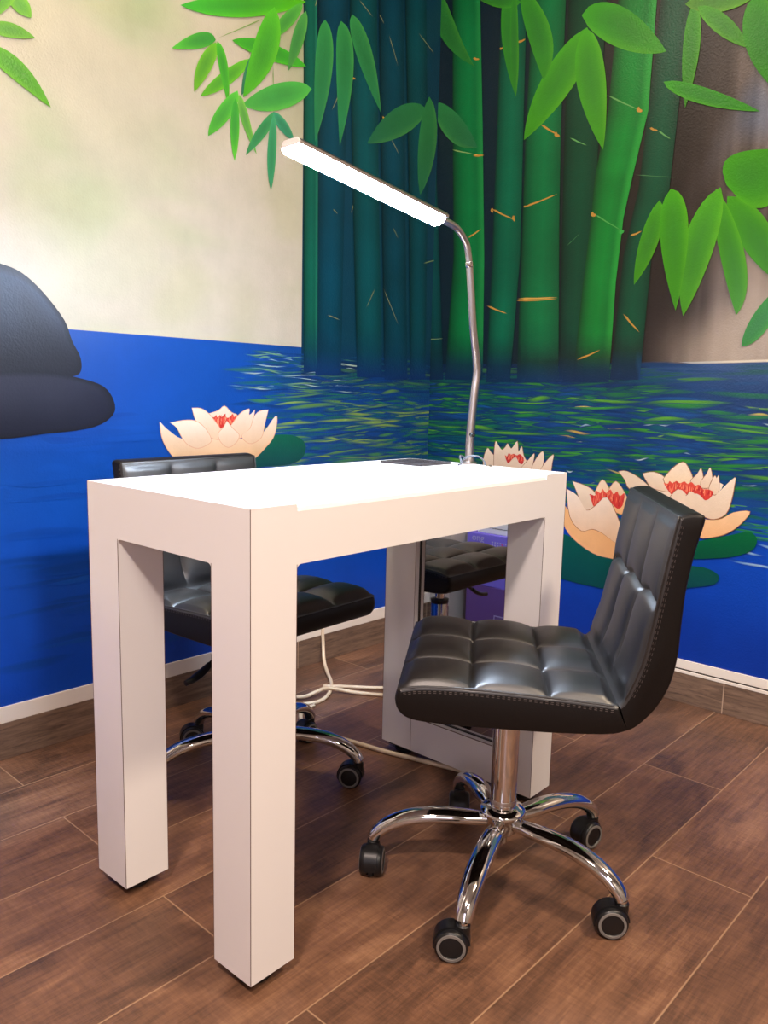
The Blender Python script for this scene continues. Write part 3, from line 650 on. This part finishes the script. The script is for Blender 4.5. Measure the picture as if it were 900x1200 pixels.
# ------------------------------------------------------------------ rest of the room shell
bm = bmesh.new(); box(bm, X0-.1, XR+.1, Y0-.1, YL+.1, -.1, 0); struct(obj('floor', bm, M_FLOOR, smooth=False))
bm = bmesh.new(); box(bm, X0-.1, XR+.1, Y0-.1, YL+.1, H_CEIL, H_CEIL+.1); struct(obj('ceiling', bm, M_CEIL, smooth=False))
bm = bmesh.new(); box(bm, X0-.1, X0, Y0, YL, 0, H_CEIL); struct(obj('wall_rear', bm, M_GREYED_WALL, smooth=False))
bm = bmesh.new(); box(bm, X0, XR, Y0-.1, Y0, 0, H_CEIL); struct(obj('wall_front', bm, M_GREYED_WALL, smooth=False))
T = .007
bm = bmesh.new(); box(bm, X0, XR, YL-T, YL+.0, 0, TRIM_LO-.002, bevel=.0015); struct(obj('baseboard_left', bm, M_SKL, smooth=False))
bm = bmesh.new(); box(bm, XR-T, XR, Y0, YL-T, 0, TRIM_LO-.002, bevel=.0015); struct(obj('baseboard_right', bm, M_SKR, smooth=False))
bm = bmesh.new(); box(bm, X0, XR, YL-.006, YL, TRIM_LO-.002, TRIM_HI, bevel=.001); struct(obj('trim_left', bm, M_TRIM, smooth=False))
bm = bmesh.new()
box(bm, XR-.007, XR, Y0, YL-.006, TRIM_LO+.012, TRIM_HI, bevel=.001)
box(bm, XR-.004, XR, Y0, YL-.006, TRIM_LO+.007, TRIM_LO+.012, 1)  # channel floor: its shadow line is put into the dark colour
box(bm, XR-.008, XR, Y0, YL-.006, TRIM_LO-.002, TRIM_LO+.007, bevel=.001)
struct(obj('trim_right', bm, [M_TRIM, M_GROOVE], smooth=False))

# ------------------------------------------------------------------ manicure table (rotated one degree against the room)
TL, TW, TH = .898, .455, .770
LX0, LX1, LY0, LY1, ZF = .089, .086, .0925, .0975, .025
APZ = .6775                                 # underside of the aprons
table = empty('manicure_table', 'white laminate manicure table on square legs with an LED lamp', 'table', (0, 0, 0), .0174)
LEGX = {0: (0, LX0), 1: (TL-LX1, TL)}; LEGY = {0: (0, LY0), 1: (TW-LY1, TW)}
e = .0004
for i in (0, 1):
    for j in (0, 1):
        bm = bmesh.new(); x0, x1 = LEGX[i]; y0, y1 = LEGY[j]
        box(bm, x0, x1, y0, y1, ZF, TH)
        for cx in (x0, x1):                 # dark line of the laminate edge on every upright corner
            for cy in (y0, y1):
                inner_x = (cx == x1) if i == 0 else (cx == x0); inner_y = (cy == y1) if j == 0 else (cy == y0)
                top = TH-.001 if not (inner_x or inner_y) else APZ
                box(bm, cx-e, cx+e, cy-e, cy+e, ZF, top, 1)
        obj('leg', bm, [M_LAM, M_EDGE], table, smooth=False)
        bm = bmesh.new()
        lathe(bm, [(.026, 0), (.030, .003), (.030, .010), (.020, .013), (.020, ZF)], 28, Matrix.Translation(((x0+x1)/2, (y0+y1)/2, 0)))
        box(bm, x0+.012, x1-.012, y0+.012, y1-.012, ZF-.011, ZF, 0, .002)
        obj('foot', bm, M_RUB, table)
def apron(name, axis, a0, a1, t0, t1, ztop, zlow=APZ):
    """board between two legs, with a small fillet where it meets them below"""
    r = .009; pts = [(a0, ztop), (a0, zlow-r)]
    pts += [(a0+r-r*math.cos(k*PI/12), zlow-r+r*math.sin(k*PI/12)) for k in range(1, 7)]
    pts += [(a1-r+r*math.sin(k*PI/12), zlow-r+r*math.cos(k*PI/12)) for k in range(0, 6)]
    pts += [(a1, zlow-r), (a1, ztop)]
    bm = bmesh.new(); prism(bm, pts, axis, t0, t1); return obj(name, bm, M_LAM, table, smooth=False)
DROP = .0115
apron('front_apron', 'y', LX0, TL-LX1, 0, .020, TH-DROP)
apron('back_apron', 'y', LX0, TL-LX1, TW-.020, TW, TH)
apron('end_apron', 'x', LY0, TW-LY1, 0, .020, TH)
apron('end_apron', 'x', LY0, TW-LY1, TL-LX1, TL, TH)
bm = bmesh.new()                            # table top: flush board, its long front edge cut to a soft chamfer
pts = [(0, TH-DROP), (.003, TH-.005), (.012, TH), (.05, TH), (.05, TH-.022), (.020, TH-.022), (.020, TH-DROP)]
prism(bm, pts, 'x', LX0, TL-LX1)
box(bm, LX0, TL-LX1, .05, TW-.020, TH-.022, TH)
box(bm, .020, LX0, LY0, TW-LY1, TH-.022, TH)
obj('tabletop', bm, M_LAM, table, smooth=False)
xi = TL-LX1
bm = bmesh.new(); box(bm, xi, TL, LY0, TW-LY1, ZF, .1175); box(bm, xi-.0004, xi+.001, LY0, TW-LY1, .1162, .1178, 1)
obj('bottom_rail', bm, [M_LAM, M_EDGE], table, smooth=False)
bm = bmesh.new()                            # recessed mirror in the closed end
box(bm, xi+.0185, xi+.024, LY0-.001, TW-LY1+.001, .1165, APZ+.001); obj('mirror', bm, M_MIRROR, table, smooth=False)
bm = bmesh.new(); box(bm, xi+.025, TL-.001, LY0-.001, TW-LY1+.001, .1165, APZ+.001); obj('mirror_backing', bm, M_LAM, table, smooth=False)
bm = bmesh.new()
ya, yb = LY0, TW-LY1
for (p0, p1, q0, q1) in ((ya, ya+.003, .1175, APZ), (yb-.003, yb, .1175, APZ), (ya, yb, .1175, .1205), (ya, yb, APZ-.003, APZ)):
    box(bm, xi+.0155, xi+.0187, p0, p1, q0, q1)
obj('mirror_frame', bm, M_PLA, table, smooth=False)

def on_table(x, y, z=TH):
    c, s = math.cos(.0174), math.sin(.0174); return Vector((c*x-s*y, s*x+c*y, z))

# ------------------------------------------------------------------ LED desk lamp
lp = on_table(.884, .258)
lamp = empty('desk_lamp', 'lit LED desk lamp with bent steel pole at the table corner', 'lamp', lp)
bm = bmesh.new(); lathe(bm, [(.017, 0), (.018, .001), (.018, .005), (.0135, .008), (.0125, .014)], 32); obj('base', bm, M_STEEL, lamp)
P = [(0, 0, .006), (.000, 0, .05), (.002, 0, .095), (.009, 0, .16), (.0165, 0, .213), (.014, 0, .245), (.003, 0, .29), (-.007, 0, .335), (-.019, 0, .41), (-.028, 0, .462)]
bm = bmesh.new(); path = smooth_path(P, 8); tube(bm, path, [(.0105-.0022*min(1, i/len(path)),)*2 for i in range(len(path))], 16, up=Vector((0, 1, 0)))
obj('pole', bm, M_STEEL, lamp)
bm = bmesh.new(); path = smooth_path([(-.0275, 0, .460), (-.034, 0, .488), (-.046, 0, .513), (-.080, 0, .538), (-.115, 0, .546), (-.146, -.001, .5495)], 8); tube(bm, path, .0078, 16, up=Vector((0, 1, 0)))
obj('gooseneck', bm, M_STEEL, lamp)
bm = bmesh.new(); lathe(bm, [(.0086, -.002), (.0092, 0), (.0092, .008), (.0086, .010)], 24, Matrix.Translation((-.028, 0, .462)) @ Matrix.Rotation(-.22, 4, 'Y')); obj('joint_ring', bm, M_CHROME, lamp)
bm = bmesh.new(); lathe(bm, [(.003, 0), (.003, .008), (.0062, .009), (.0062, .016), (.004, .018)], 20, Matrix.Translation((-.004, -.004, .072)) @ Matrix.Rotation(PI/2, 4, 'X') @ Matrix.Rotation(-.6, 4, 'Y')); obj('knob', bm, M_PLA, lamp)
A = Vector((-.146, -.001, .5495)); Bv = Vector((-.578, -.006, .602)); ax = (Bv-A).normalized(); hl = (Bv-A).length
side = ax.cross(Vector((0, 0, 1))).normalized(); upv = side.cross(ax).normalized()
Mh = Matrix((( *ax, 0), (*side, 0), (*upv, 0), (0, 0, 0, 1))).transposed(); Mh.translation = A
def bar_outline(w, z0, z1, lo, n=8):        # cross-section (side, up)
    return [(w*math.cos(t), (z1 if math.sin(t) > 0 else -z0)*math.sin(t)+0) for t in [2*PI*k/(2*n) for k in range(2*n)]]
bm = bmesh.new()
pts = [(-.0235, -.001), (-.0235, .005), (-.018, .010), (.018, .010), (.0235, .005), (.0235, -.001)]
fs = prism(bm, pts, 'x', -.004, hl); bm.transform(Mh); hd = obj('lamp_head', bm, M_STEEL, lamp, smooth=False)
bm = bmesh.new()
pts = [(-.0225, -.001), (-.0225, -.007), (-.017, -.014), (-.006, -.018), (.006, -.018), (.017, -.014), (.0225, -.007), (.0225, -.001)]
prism(bm, pts, 'x', .006, hl+.002); bm.transform(Mh); obj('light_diffuser', bm, M_LED, hd)
bm = bmesh.new(); prism(bm, [(-.0235, -.001), (-.0235, .005), (-.018, .010), (.018, .010), (.0235, .005), (.0235, -.001), (.014, -.003), (-.014, -.003)], 'x', hl-.001, hl+.003); bm.transform(Mh); obj('end_cap', bm, M_CARD, hd, smooth=False)
bm = bmesh.new(); tube(bm, smooth_path([(-.075, -.025, .004), (-.055, -.018, .007), (-.035, .002, .018), (-.012, .016, .020), (.004, .012, .012), (.010, .003, .004)], 8), .0022, 10); obj('power_cord', bm, M_CORD, lamp)

pad = on_table(.786, .345, TH)
bm = bmesh.new(); box(bm, -.059, .059, -.063, .063, 0, .0055, 0, .0022)
for k in range(7): box(bm, -.045+k*.0137, -.038+k*.0137, -.048, .048, .0054, .0061, 0)
tag(obj('desk_pad', bm, M_PAD, smooth=False, loc=pad, rz=.03), 'flat charcoal square pad lying beside the lamp pole on the white table', 'pad')
gr = on_table(.862, .195)
gt = empty('cable_grommet', 'small steel cable grommet with a short cord near the table corner', 'grommet', gr)
bm = bmesh.new(); lathe(bm, [(.015, 0), (.016, .001), (.015, .003), (.009, .0035)], 28); obj('ring', bm, M_STEEL, gt)
bm = bmesh.new(); tube(bm, smooth_path([(0, 0, .002), (-.002, .004, .014), (-.010, .018, .024), (-.022, .040, .020), (-.026, .052, .006), (-.026, .053, .0015)], 8), .002, 10); obj('cord', bm, M_CORD, gt)

# ------------------------------------------------------------------ swivel chairs
W = .203                                    # half width of the upholstery
SEAT_TOP = [(.192, .449), (.15, .456), (.07, .457), (-.05, .452), (-.125, .447), (-.166, .444)]
BACK_IN = [(-.172, .450), (-.180, .467), (-.197, .515), (-.208, .575), (-.218, .642), (-.228, .705), (-.2335, .738), (-.2365, .7535), (-.2395, .7575)]
BACK_OUT = [(-.2395, .7575), (-.247, .7605), (-.262, .7625), (-.2735, .7615), (-.2785, .757), (-.2785, .748), (-.2745, .73), (-.267, .695), (-.259, .64), (-.256, .585), (-.254, .53), (-.245, .482), (-.226, .442), (-.200, .411), (-.184, .401)]
SEAT_UNDER = [(-.184, .401), (-.155, .3925), (-.08, .3885), (.0, .388), (.09, .389), (.15, .392), (.178, .398), (.193, .411), (.198, .428), (.196, .441), (.192, .449)]
def path2(pts, n): return [Vector((p.x, p.y)) for p in smooth_path([(*q, 0) for q in pts], n)]
def resample(P, n):
    d = [0]
    for a, b in zip(P, P[1:]): d.append(d[-1]+(b-a).length)
    out = []; j = 0
    for i in range(n+1):
        t = d[-1]*i/n
        while j < len(P)-2 and d[j+1] < t: j += 1
        out.append(P[j].lerp(P[j+1], (t-d[j])/max(1e-9, d[j+1]-d[j])))
    return out
SEAMS = (-W-.004, -.068, .068, W+.004)
def cell(x, seams):
    for a, b in zip(seams, seams[1:]):
        if x <= b: break
    return (2*x-a-b)/(b-a), min(abs(x-s) for s in seams[1:-1])
def puff(a): return max(0, 1-abs(a)**2.8)
def tuft_seat(x, y):
    a, da = cell(x, SEAMS); b, db = cell(y, (-.185, -.055, .070, .205))
    return .0185*puff(a)**.85*puff(b)**.85-.0045*math.exp(-(da/.0032)**2)*(1 if abs(x) < .19 else 0)-.0045*math.exp(-(db/.0032)**2)
def tuft_back(x, z):
    a, da = cell(x, SEAMS)
    wav = .617+.005*math.cos(x/.136*2*PI)   # the cross seam sags between the upright ones
    top = ss(.745, .70, z)
    if z < wav:
        b = (z-.45)/(wav-.45); h = .012*puff(a)**.7*puff(2*b-1 if b < .5 else (b-.5)*2)**.6
        g = .004*math.exp(-(da/.006)**2)
    else:
        b = (z-wav)/(.765-wav); h = .0085*puff(a)**.8*puff((b-.35)/.65 if b > .35 else (.35-b)/.35)**.7
        g = .0045*math.exp(-(da/.005)**2)*top
    return h-g*ss(.46, .49, z)-.006*math.exp(-((z-wav)/.006)**2)
def shell(loop, tuft, n_top, breaks):
    """loop: 2-D profile; the first n_top+1 points take the tufting; rounded into the flat side panels"""
    bm = bmesh.new(); m = len(loop); r = .0105
    xs = []
    for k in range(5): xs.append(-W+r*(1-math.cos(k/4*PI/2))*1.0)
    nm = 124; xs += [-W+r+(2*W-2*r)*k/nm for k in range(1, nm)]
    for k in range(4, -1, -1): xs.append(W-r*(1-math.cos(k/4*PI/2)))
    nrm = []
    for i in range(m):
        a = loop[i] if i in breaks and (i-1) % m in breaks else loop[i-1]     # the hidden joint face does not bend the edge
        b = loop[i] if i in breaks and (i+1) % m in breaks else loop[(i+1) % m]
        t = (b-a).normalized(); nrm.append(Vector((t.y, -t.x)))
    area = sum(loop[i].x*loop[(i+1) % m].y-loop[(i+1) % m].x*loop[i].y for i in range(m))
    if area < 0: nrm = [-q for q in nrm]
    cols = []
    for x in xs:
        d = max(0, abs(x)-(W-r))/r; inset = r*.62*(1-math.sqrt(max(0, 1-d*d)))
        ring = []
        for i, p in enumerate(loop):
            h = tuft(x, p, i)*(1-d) if i <= n_top else 0
            q = p+nrm[i]*(h-inset); ring.append(bm.verts.new((x, q.x, q.y)))
        cols.append(ring)
    for a, b in zip(cols, cols[1:]):
        for i in range(m):
            j = (i+1) % m; f = bm.faces.new((a[i], b[i], b[j], a[j]))
            if i >= n_top: f.material_index = 1
    f0 = bm.faces.new(cols[0]); f1 = bm.faces.new(cols[-1][::-1]); f0.material_index = f1.material_index = 1
    for f in (f0, f1):
        for e_ in f.edges: e_.smooth = False
    return bm, nrm
seat_in = resample(path2(SEAT_TOP, 14), 124); seat_un = resample(path2(SEAT_UNDER, 8), 60)
back_in = resample(path2(BACK_IN, 14), 110); back_out = resample(path2(BACK_OUT, 8), 64)
seat_loop = seat_in+seat_un[:-1]
back_loop = [seat_in[-1]]+back_in+back_out[1:]

def build_chair(name, label, loc, yaw, tube_top, base_deg, casters, dz=0.0):
    ch = empty(name, label, 'chair', (*loc, 0), yaw-PI/2, 'black tufted swivel chairs')
    bm, _ = shell(seat_loop, lambda x, p, i: tuft_seat(x, p.x)*ss(-.166, -.14, p.x)*ss(.196, .170, p.x), len(seat_in)-1, (len(seat_in)-1, len(seat_in)))
    bm.transform(Matrix.Translation((0, 0, dz))); seat = obj('seat', bm, [M_LEA, M_LEA_SIDE], ch, angle=50)
    bm, _ = shell(back_loop, lambda x, p, i: tuft_back(x, p.y)*ss(.448, .475, p.y)*ss(.752, .735, p.y), len(back_in), (0, len(back_loop)-1))
    bm.transform(Matrix.Translation((0, 0, dz))); back = obj('backrest', bm, [M_LEA, M_LEA_SIDE], ch, angle=50)
    # piping along the edges
    xe = W-.0028
    bm = bmesh.new()
    S3 = [Vector((-xe, p.x, p.y-.0016+dz)) for p in seat_in[::-1][2:]]+[Vector((xe, p.x, p.y-.0016+dz)) for p in seat_in[:-2]]
    tube(bm, S3, .0021, 8); obj('piping', bm, M_LEA, seat)
    bm = bmesh.new()
    bi = back_in[2:-1]
    B3 = [Vector((-xe, p.x-.001, p.y+dz)) for p in bi]+[Vector((xe, p.x-.001, p.y+dz)) for p in bi[::-1]]
    tube(bm, B3, .0021, 8, up=Vector((0, 1, 0)))
    obj('piping', bm, M_LEA, back)
    # double rows of thread beside the piping
    def stitches(path, parent, offs):
        for sx in (-1, 1):
            bm = bmesh.new()
            for o_ in offs:
                L_ = 0
                for a, b in zip(path, path[1:]):
                    L_ += (b-a).length
                    if L_ < .0075: continue
                    L_ = 0; t = (b-a).normalized(); n = Vector((-t.y, t.x))
                    c = a+n*o_; c2 = c+t*.0045
                    tube(bm, [Vector((sx*(W+.0001), c.x, c.y+dz)), Vector((sx*(W+.0001), c2.x, c2.y+dz))], .0007, 5)
            obj('stitching', bm, M_STITCH, parent)
    stitches(resample(back_in[3:-6], 160), back, (.0112, .0078))
    stitches(resample(seat_in[:-3], 160), seat, (.0112, .0084))
    # under-seat plate, lever
    bm = bmesh.new(); box(bm, -.085, .085, -.085, .085, .371+dz, .390+dz, 0, .004); box(bm, -.04, .04, -.055, .055, .345+dz, .373+dz, 0, .006); obj('seat_plate', bm, M_PLA, ch, smooth=False)
    lev = obj('height_lever', (lambda b: (tube(b, smooth_path([(.03, .0, .360+dz), (.09, .005, .352+dz), (.135, .01, .330+dz), (.165, .012, .312+dz)], 6), .0045, 10), b)[1])(bmesh.new()), M_PLA, ch)
    bm = bmesh.new(); pts = smooth_path([(.148, .012, .322+dz), (.170, .012, .309+dz), (.195, .014, .300+dz), (.218, .016, .297+dz)], 5)
    tube(bm, pts, [(.011*math.sin(PI*(.18+.70*i/(len(pts)-1)))+.002, .0062) for i in range(len(pts))], 12); obj('lever_grip', bm, M_PLA, lev)
    # chrome column and hub
    bm = bmesh.new(); lathe(bm, [(.0235, .148), (.0252, .150), (.0252, tube_top-.004), (.024, tube_top)], 40); obj('column', bm, M_CHROME, ch)
    if tube_top < .36:
        bm = bmesh.new(); lathe(bm, [(.0262, tube_top-.008), (.0275, tube_top-.004), (.0275, tube_top+.004), (.016, tube_top+.006)], 36); obj('collar', bm, M_PLA, ch)
        bm = bmesh.new(); lathe(bm, [(.014, tube_top-.01), (.014, .362+dz)], 28); obj('gas_piston', bm, M_CHROME, ch)
    else:
        bm = bmesh.new(); lathe(bm, [(.0259, .158), (.0266, .160), (.0266, .165), (.0259, .167)], 36); obj('column_ring', bm, M_STEEL, ch)
    bm = bmesh.new(); lathe(bm, [(.010, .074), (.0115, .076), (.0115, .094), (.024, .096), (.030, .102), (.033, .118), (.036, .130), (.044, .138), (.0445, .142), (.042, .146), (.033, .149), (.026, .152)], 40); obj('hub', bm, M_CHROME, ch)
    for k in range(5):
        a = math.radians(base_deg+72*k)-(yaw-PI/2)
        d = Vector((math.cos(a), math.sin(a), 0))
        prof = [(.024, .120), (.06, .1215), (.11, .1225), (.155, .119), (.195, .109), (.225, .094), (.243, .078), (.250, .066)]
        path = smooth_path([(d.x*r_, d.y*r_, z_) for r_, z_ in prof], 6); n = len(path)
        bm = bmesh.new(); rad = []
        for i in range(n):
            t = i/(n-1); w_ = .0145+.0065*ss(0, .22, t)-.0055*ss(.4, 1, t); h_ = .0125+.002*ss(0, .3, t)-.0015*ss(.5, 1, t)
            rad.append((w_, h_))
        tube(bm, path, rad, 20); obj('leg', bm, M_CHROME, ch)
        # caster: chrome stem, black hood, two wheels with a grey tyre ring
        bm = bmesh.new(); rz = math.radians(casters[k])-(yaw-PI/2)
        off = .018; wr = .0285
        # hood: a part ring over the wheels, closed at the sides
        n = 18; rows = []
        for i in range(n+1):
            t = math.radians(-18+ 196*i/n); R_ = wr+.0032
            rows.append([(R_*math.cos(t), R_*math.sin(t)), ((R_-.004)*math.cos(t), (R_-.004)*math.sin(t))])
        hw = .0125
        prev = None
        for (o_, i_) in rows:
            cur = [bm.verts.new((-hw, o_[0]+off, o_[1]+wr)), bm.verts.new((hw, o_[0]+off, o_[1]+wr)), bm.verts.new((hw, i_[0]+off, i_[1]+wr)), bm.verts.new((-hw, i_[0]+off, i_[1]+wr))]
            if prev:
                for q in range(4): bm.faces.new((prev[q], prev[(q+1) % 4], cur[(q+1) % 4], cur[q]))
            else: bm.faces.new(cur)
            prev = cur
        bm.faces.new(prev[::-1])
        box(bm, -.004, .004, off-.022, off+.022, .006, wr+.020)
        lathe(bm, [(.0115, wr+.006), (.0125, .052), (.0125, .060), (.009, .063)], 20)
        co = obj('caster', bm, M_PLA, ch, loc=(d.x*.250, d.y*.250, 0), rz=rz)
        bm = bmesh.new(); lathe(bm, [(.0055, .055), (.0055, .074)], 16); lathe(bm, [(.0095, .061), (.0095, .066)], 16); obj('stem', bm, M_CHROME, co)
        for sx in (-1, 1):
            bm = bmesh.new()
            Mx = Matrix.Translation((sx*.0055, off, wr)) @ Matrix.Rotation(sx*PI/2, 4, 'Y')
            lathe(bm, [(.012, 0), (wr-.002, 0), (wr, .0025), (wr, .012), (wr-.002, .0155), (.0245, .0165)], 36, Mx, 0, cap=False)
            lathe(bm, [(.0245, .0165), (.0240, .0172), (.0200, .0176), (.0195, .0168)], 36, Mx, 1, cap=False)
            lathe(bm, [(.0195, .0168), (.0185, .0155), (.010, .0165), (.0, .0172)], 36, Mx, 0, cap=False)
            bmesh.ops.remove_doubles(bm, verts=bm.verts[:], dist=1e-6)
            obj('wheel', bm, [M_PLA, M_TYRE], co, angle=35)
    return ch
R = math.radians
build_chair('swivel_chair', 'nearer black tufted swivel chair with chrome base, in front of the white table', (.545, -.087), R(126), .386, 56, (127, 125, 35, 38, 77))
build_chair('swivel_chair', 'black tufted swivel chair behind the white table, beside the blue wall', (.465, .571), R(-87), .318, 17, (95, 60, 150, 210, 32), .006)

# ------------------------------------------------------------------ cables on the floor behind the table
def cable(name, pts, label, r=.0058):
    bm = bmesh.new(); path = smooth_path(pts, 8); tube(bm, path, r, 12)
    return tag(obj(name, bm, M_CABLE), label, 'cable', 'cream cables under the table')
cable('power_cable', [(1.16, 1.084, .12), (1.158, 1.078, .07), (1.142, 1.055, .018), (1.09, .985, .007), (1.032, .904, .006), (.965, .842, .006), (.895, .812, .006), (.835, .835, .006), (.74, .905, .006), (.68, .985, .006), (.74, 1.03, .006), (.82, .95, .006), (.873, .868, .010), (.915, .852, .018), (.969, .850, .018), (1.022, .789, .007), (1.074, .71, .006), (1.16, .60, .006), (1.25, .50, .006), (1.30, .56, .006), (1.22, .66, .006), (1.10, .77, .006), (1.03, .855, .006), (.99, .895, .006)],
      'cream power cable dropping down the blue wall and looping on the floor')
cable('power_cable', [(.862, .80, .006), (.80, .785, .006), (.757, .735, .006), (.748, .69, .006), (.752, .607, .006), (.770, .515, .006), (.785, .434, .006), (.806, .360, .006), (.836, .249, .006), (.848, .18, .006)],
      'cream power cable lying along the floor toward the near chair base')

# ------------------------------------------------------------------ cartons left of the table, seen in its mirror
def carton(name, x0, x1, y0, y1, z0, z1, m, label, details):
    t = empty(name, label, 'box', ((x0+x1)/2, (y0+y1)/2, z0)); hx, hy, h = (x1-x0)/2, (y1-y0)/2, z1-z0
    bm = bmesh.new(); box(bm, -hx, hx, -hy, hy, 0, h, 0, .003); obj('body', bm, m, t, smooth=False)
    details(t, hx, hy, h); return t
def upper(t, hx, hy, h):
    bm = bmesh.new()
    for r_ in range(4):
        for c_ in range(9):
            y = -.035+c_*.012; z = h-.028-r_*.011
            box(bm, hx, hx+.0006, y-.003, y+.003, z-.003, z+.003)
    obj('printed_grid', bm, M_PRINT, t, smooth=False)
    bm = bmesh.new(); prism(bm, [(.000, h-.060), (.006, h-.062), (.022, h-.030), (.016, h-.028)], 'x', hx+.0006, hx+.0012); obj('printed_mark', bm, M_PINK, t, smooth=False)
    # pale lettering: n and g, as it stands in the mirror
    cu = bpy.data.curves.new('lettering', 'FONT'); cu.body = 'ong'; cu.size = .038; cu.extrude = .0005; cu.align_x = 'CENTER'
    o = bpy.data.objects.new('lettering', cu); COL.objects.link(o)
    bpy.context.view_layer.update()
    me = bpy.data.meshes.new_from_object(o.evaluated_get(bpy.context.evaluated_depsgraph_get())); bpy.data.objects.remove(o)
    me.materials.append(M_PRINT)
    l = new_obj('lettering', me, t, (hx+.001, .128, h-.030)); l.rotation_euler = (PI/2, 0, -PI/2); l.scale = (1, 1, 1)
def lower(t, hx, hy, h):
    bm = bmesh.new()
    for y in (.015, -.05):
        for (a, b, c, d) in ((y-.026, y+.026, .088, .092), (y-.026, y+.026, .052, .056), (y-.026, y-.022, .052, .092), (y+.022, y+.026, .052, .092)):
            box(bm, hx, hx+.0006, a, b, c, d)
        box(bm, hx, hx+.0006, y-.012, y+.012, .066, .078)
    obj('printed_icons', bm, M_PRINT, t, smooth=False)
carton('carton', -.56, -.20, .58, .93, 0, .20, M_PURPLE2, 'plum carton with pale square icons on the floor, reflected low in the mirror', lower)
carton('carton', -.56, -.20, .575, .935, .20, .405, M_PURPLE, 'violet carton with a dotted grid, reflected in the mirror above the plum one', upper)
carton('carton', -.54, -.22, .60, .90, .405, .50, M_CARD, 'white carton on top of the violet one, a sliver in the mirror', lambda t, hx, hy, h: obj('tape', (lambda b: (box(b, hx, hx+.0006, -hy, hy, .022, .024), b)[1])(bmesh.new()), M_GROOVE, t, smooth=False))
bm = bmesh.new(); box(bm, X0, -.17, .99, YL, 0, H_CEIL); struct(obj('wall_recess', bm, M_GREYED_WALL, smooth=False))
bm = bmesh.new(); box(bm, -.17, -.163, .99, YL-T, 0, TRIM_LO, bevel=.0015); struct(obj('baseboard_recess', bm, M_SKR, smooth=False))

# ------------------------------------------------------------------ lights
def area(name, loc, size, power, rgb, target=None, sy=None):
    l = bpy.data.lights.new(name, 'AREA'); l.energy = power; l.color = lin(rgb)
    l.shape = 'DISK' if sy is None else 'RECTANGLE'; l.size = size
    if sy: l.size_y = sy
    o = bpy.data.objects.new(name, l); COL.objects.link(o); o.location = loc
    d = (Vector(target)-Vector(loc)) if target else Vector((0, 0, -1))
    o.rotation_euler = d.to_track_quat('-Z', 'Y').to_euler(); return o
WARM = (255, 236, 216)
area('ceiling_light', (-1.35, -.85, H_CEIL-.02), .30, 90, (255, 232, 220), (.3, .0, .2))
area('ceiling_light', (.22, .70, H_CEIL-.02), .28, 16, WARM)
area('ceiling_light', (.9, -1.6, H_CEIL-.02), .40, 82, (255, 230, 200), (.8, 0, .3))
area('ceiling_light', (-1.0, -2.5, H_CEIL-.02), .60, 44, (255, 242, 226))
area('shop_window_light', (-2.7, -1.9, 1.5), 1.2, 18, (232, 228, 255), (.6, 0, .8), 1.6)

w = bpy.data.worlds.new('room_world'); S.world = w; w.use_nodes = True
w.node_tree.nodes['Background'].inputs[0].default_value = (.8, .85, 1, 1); w.node_tree.nodes['Background'].inputs[1].default_value = .2

# ------------------------------------------------------------------ camera
cd = bpy.data.cameras.new('camera'); cam = bpy.data.objects.new('camera', cd); COL.objects.link(cam)
r = Vector((.67752, -.73514, .02347)); u = Vector((.09189, .11626, .98896)); f = Vector((.72974, .66788, -.14632))
m = Matrix((r, u, -f)).transposed().to_4x4(); m.translation = (-.6948, -.8906, .9352); cam.matrix_world = m
cd.sensor_fit = 'VERTICAL'; cd.sensor_height = 36; cd.lens = 939.07/1200*36; cd.clip_start = .02
S.camera = cam
S.view_settings.view_transform = 'Standard'; S.view_settings.look = 'None'; S.view_settings.exposure = 0.0; S.view_settings.gamma = 1.0
S.cycles.max_bounces = 8; S.cycles.use_denoising = True
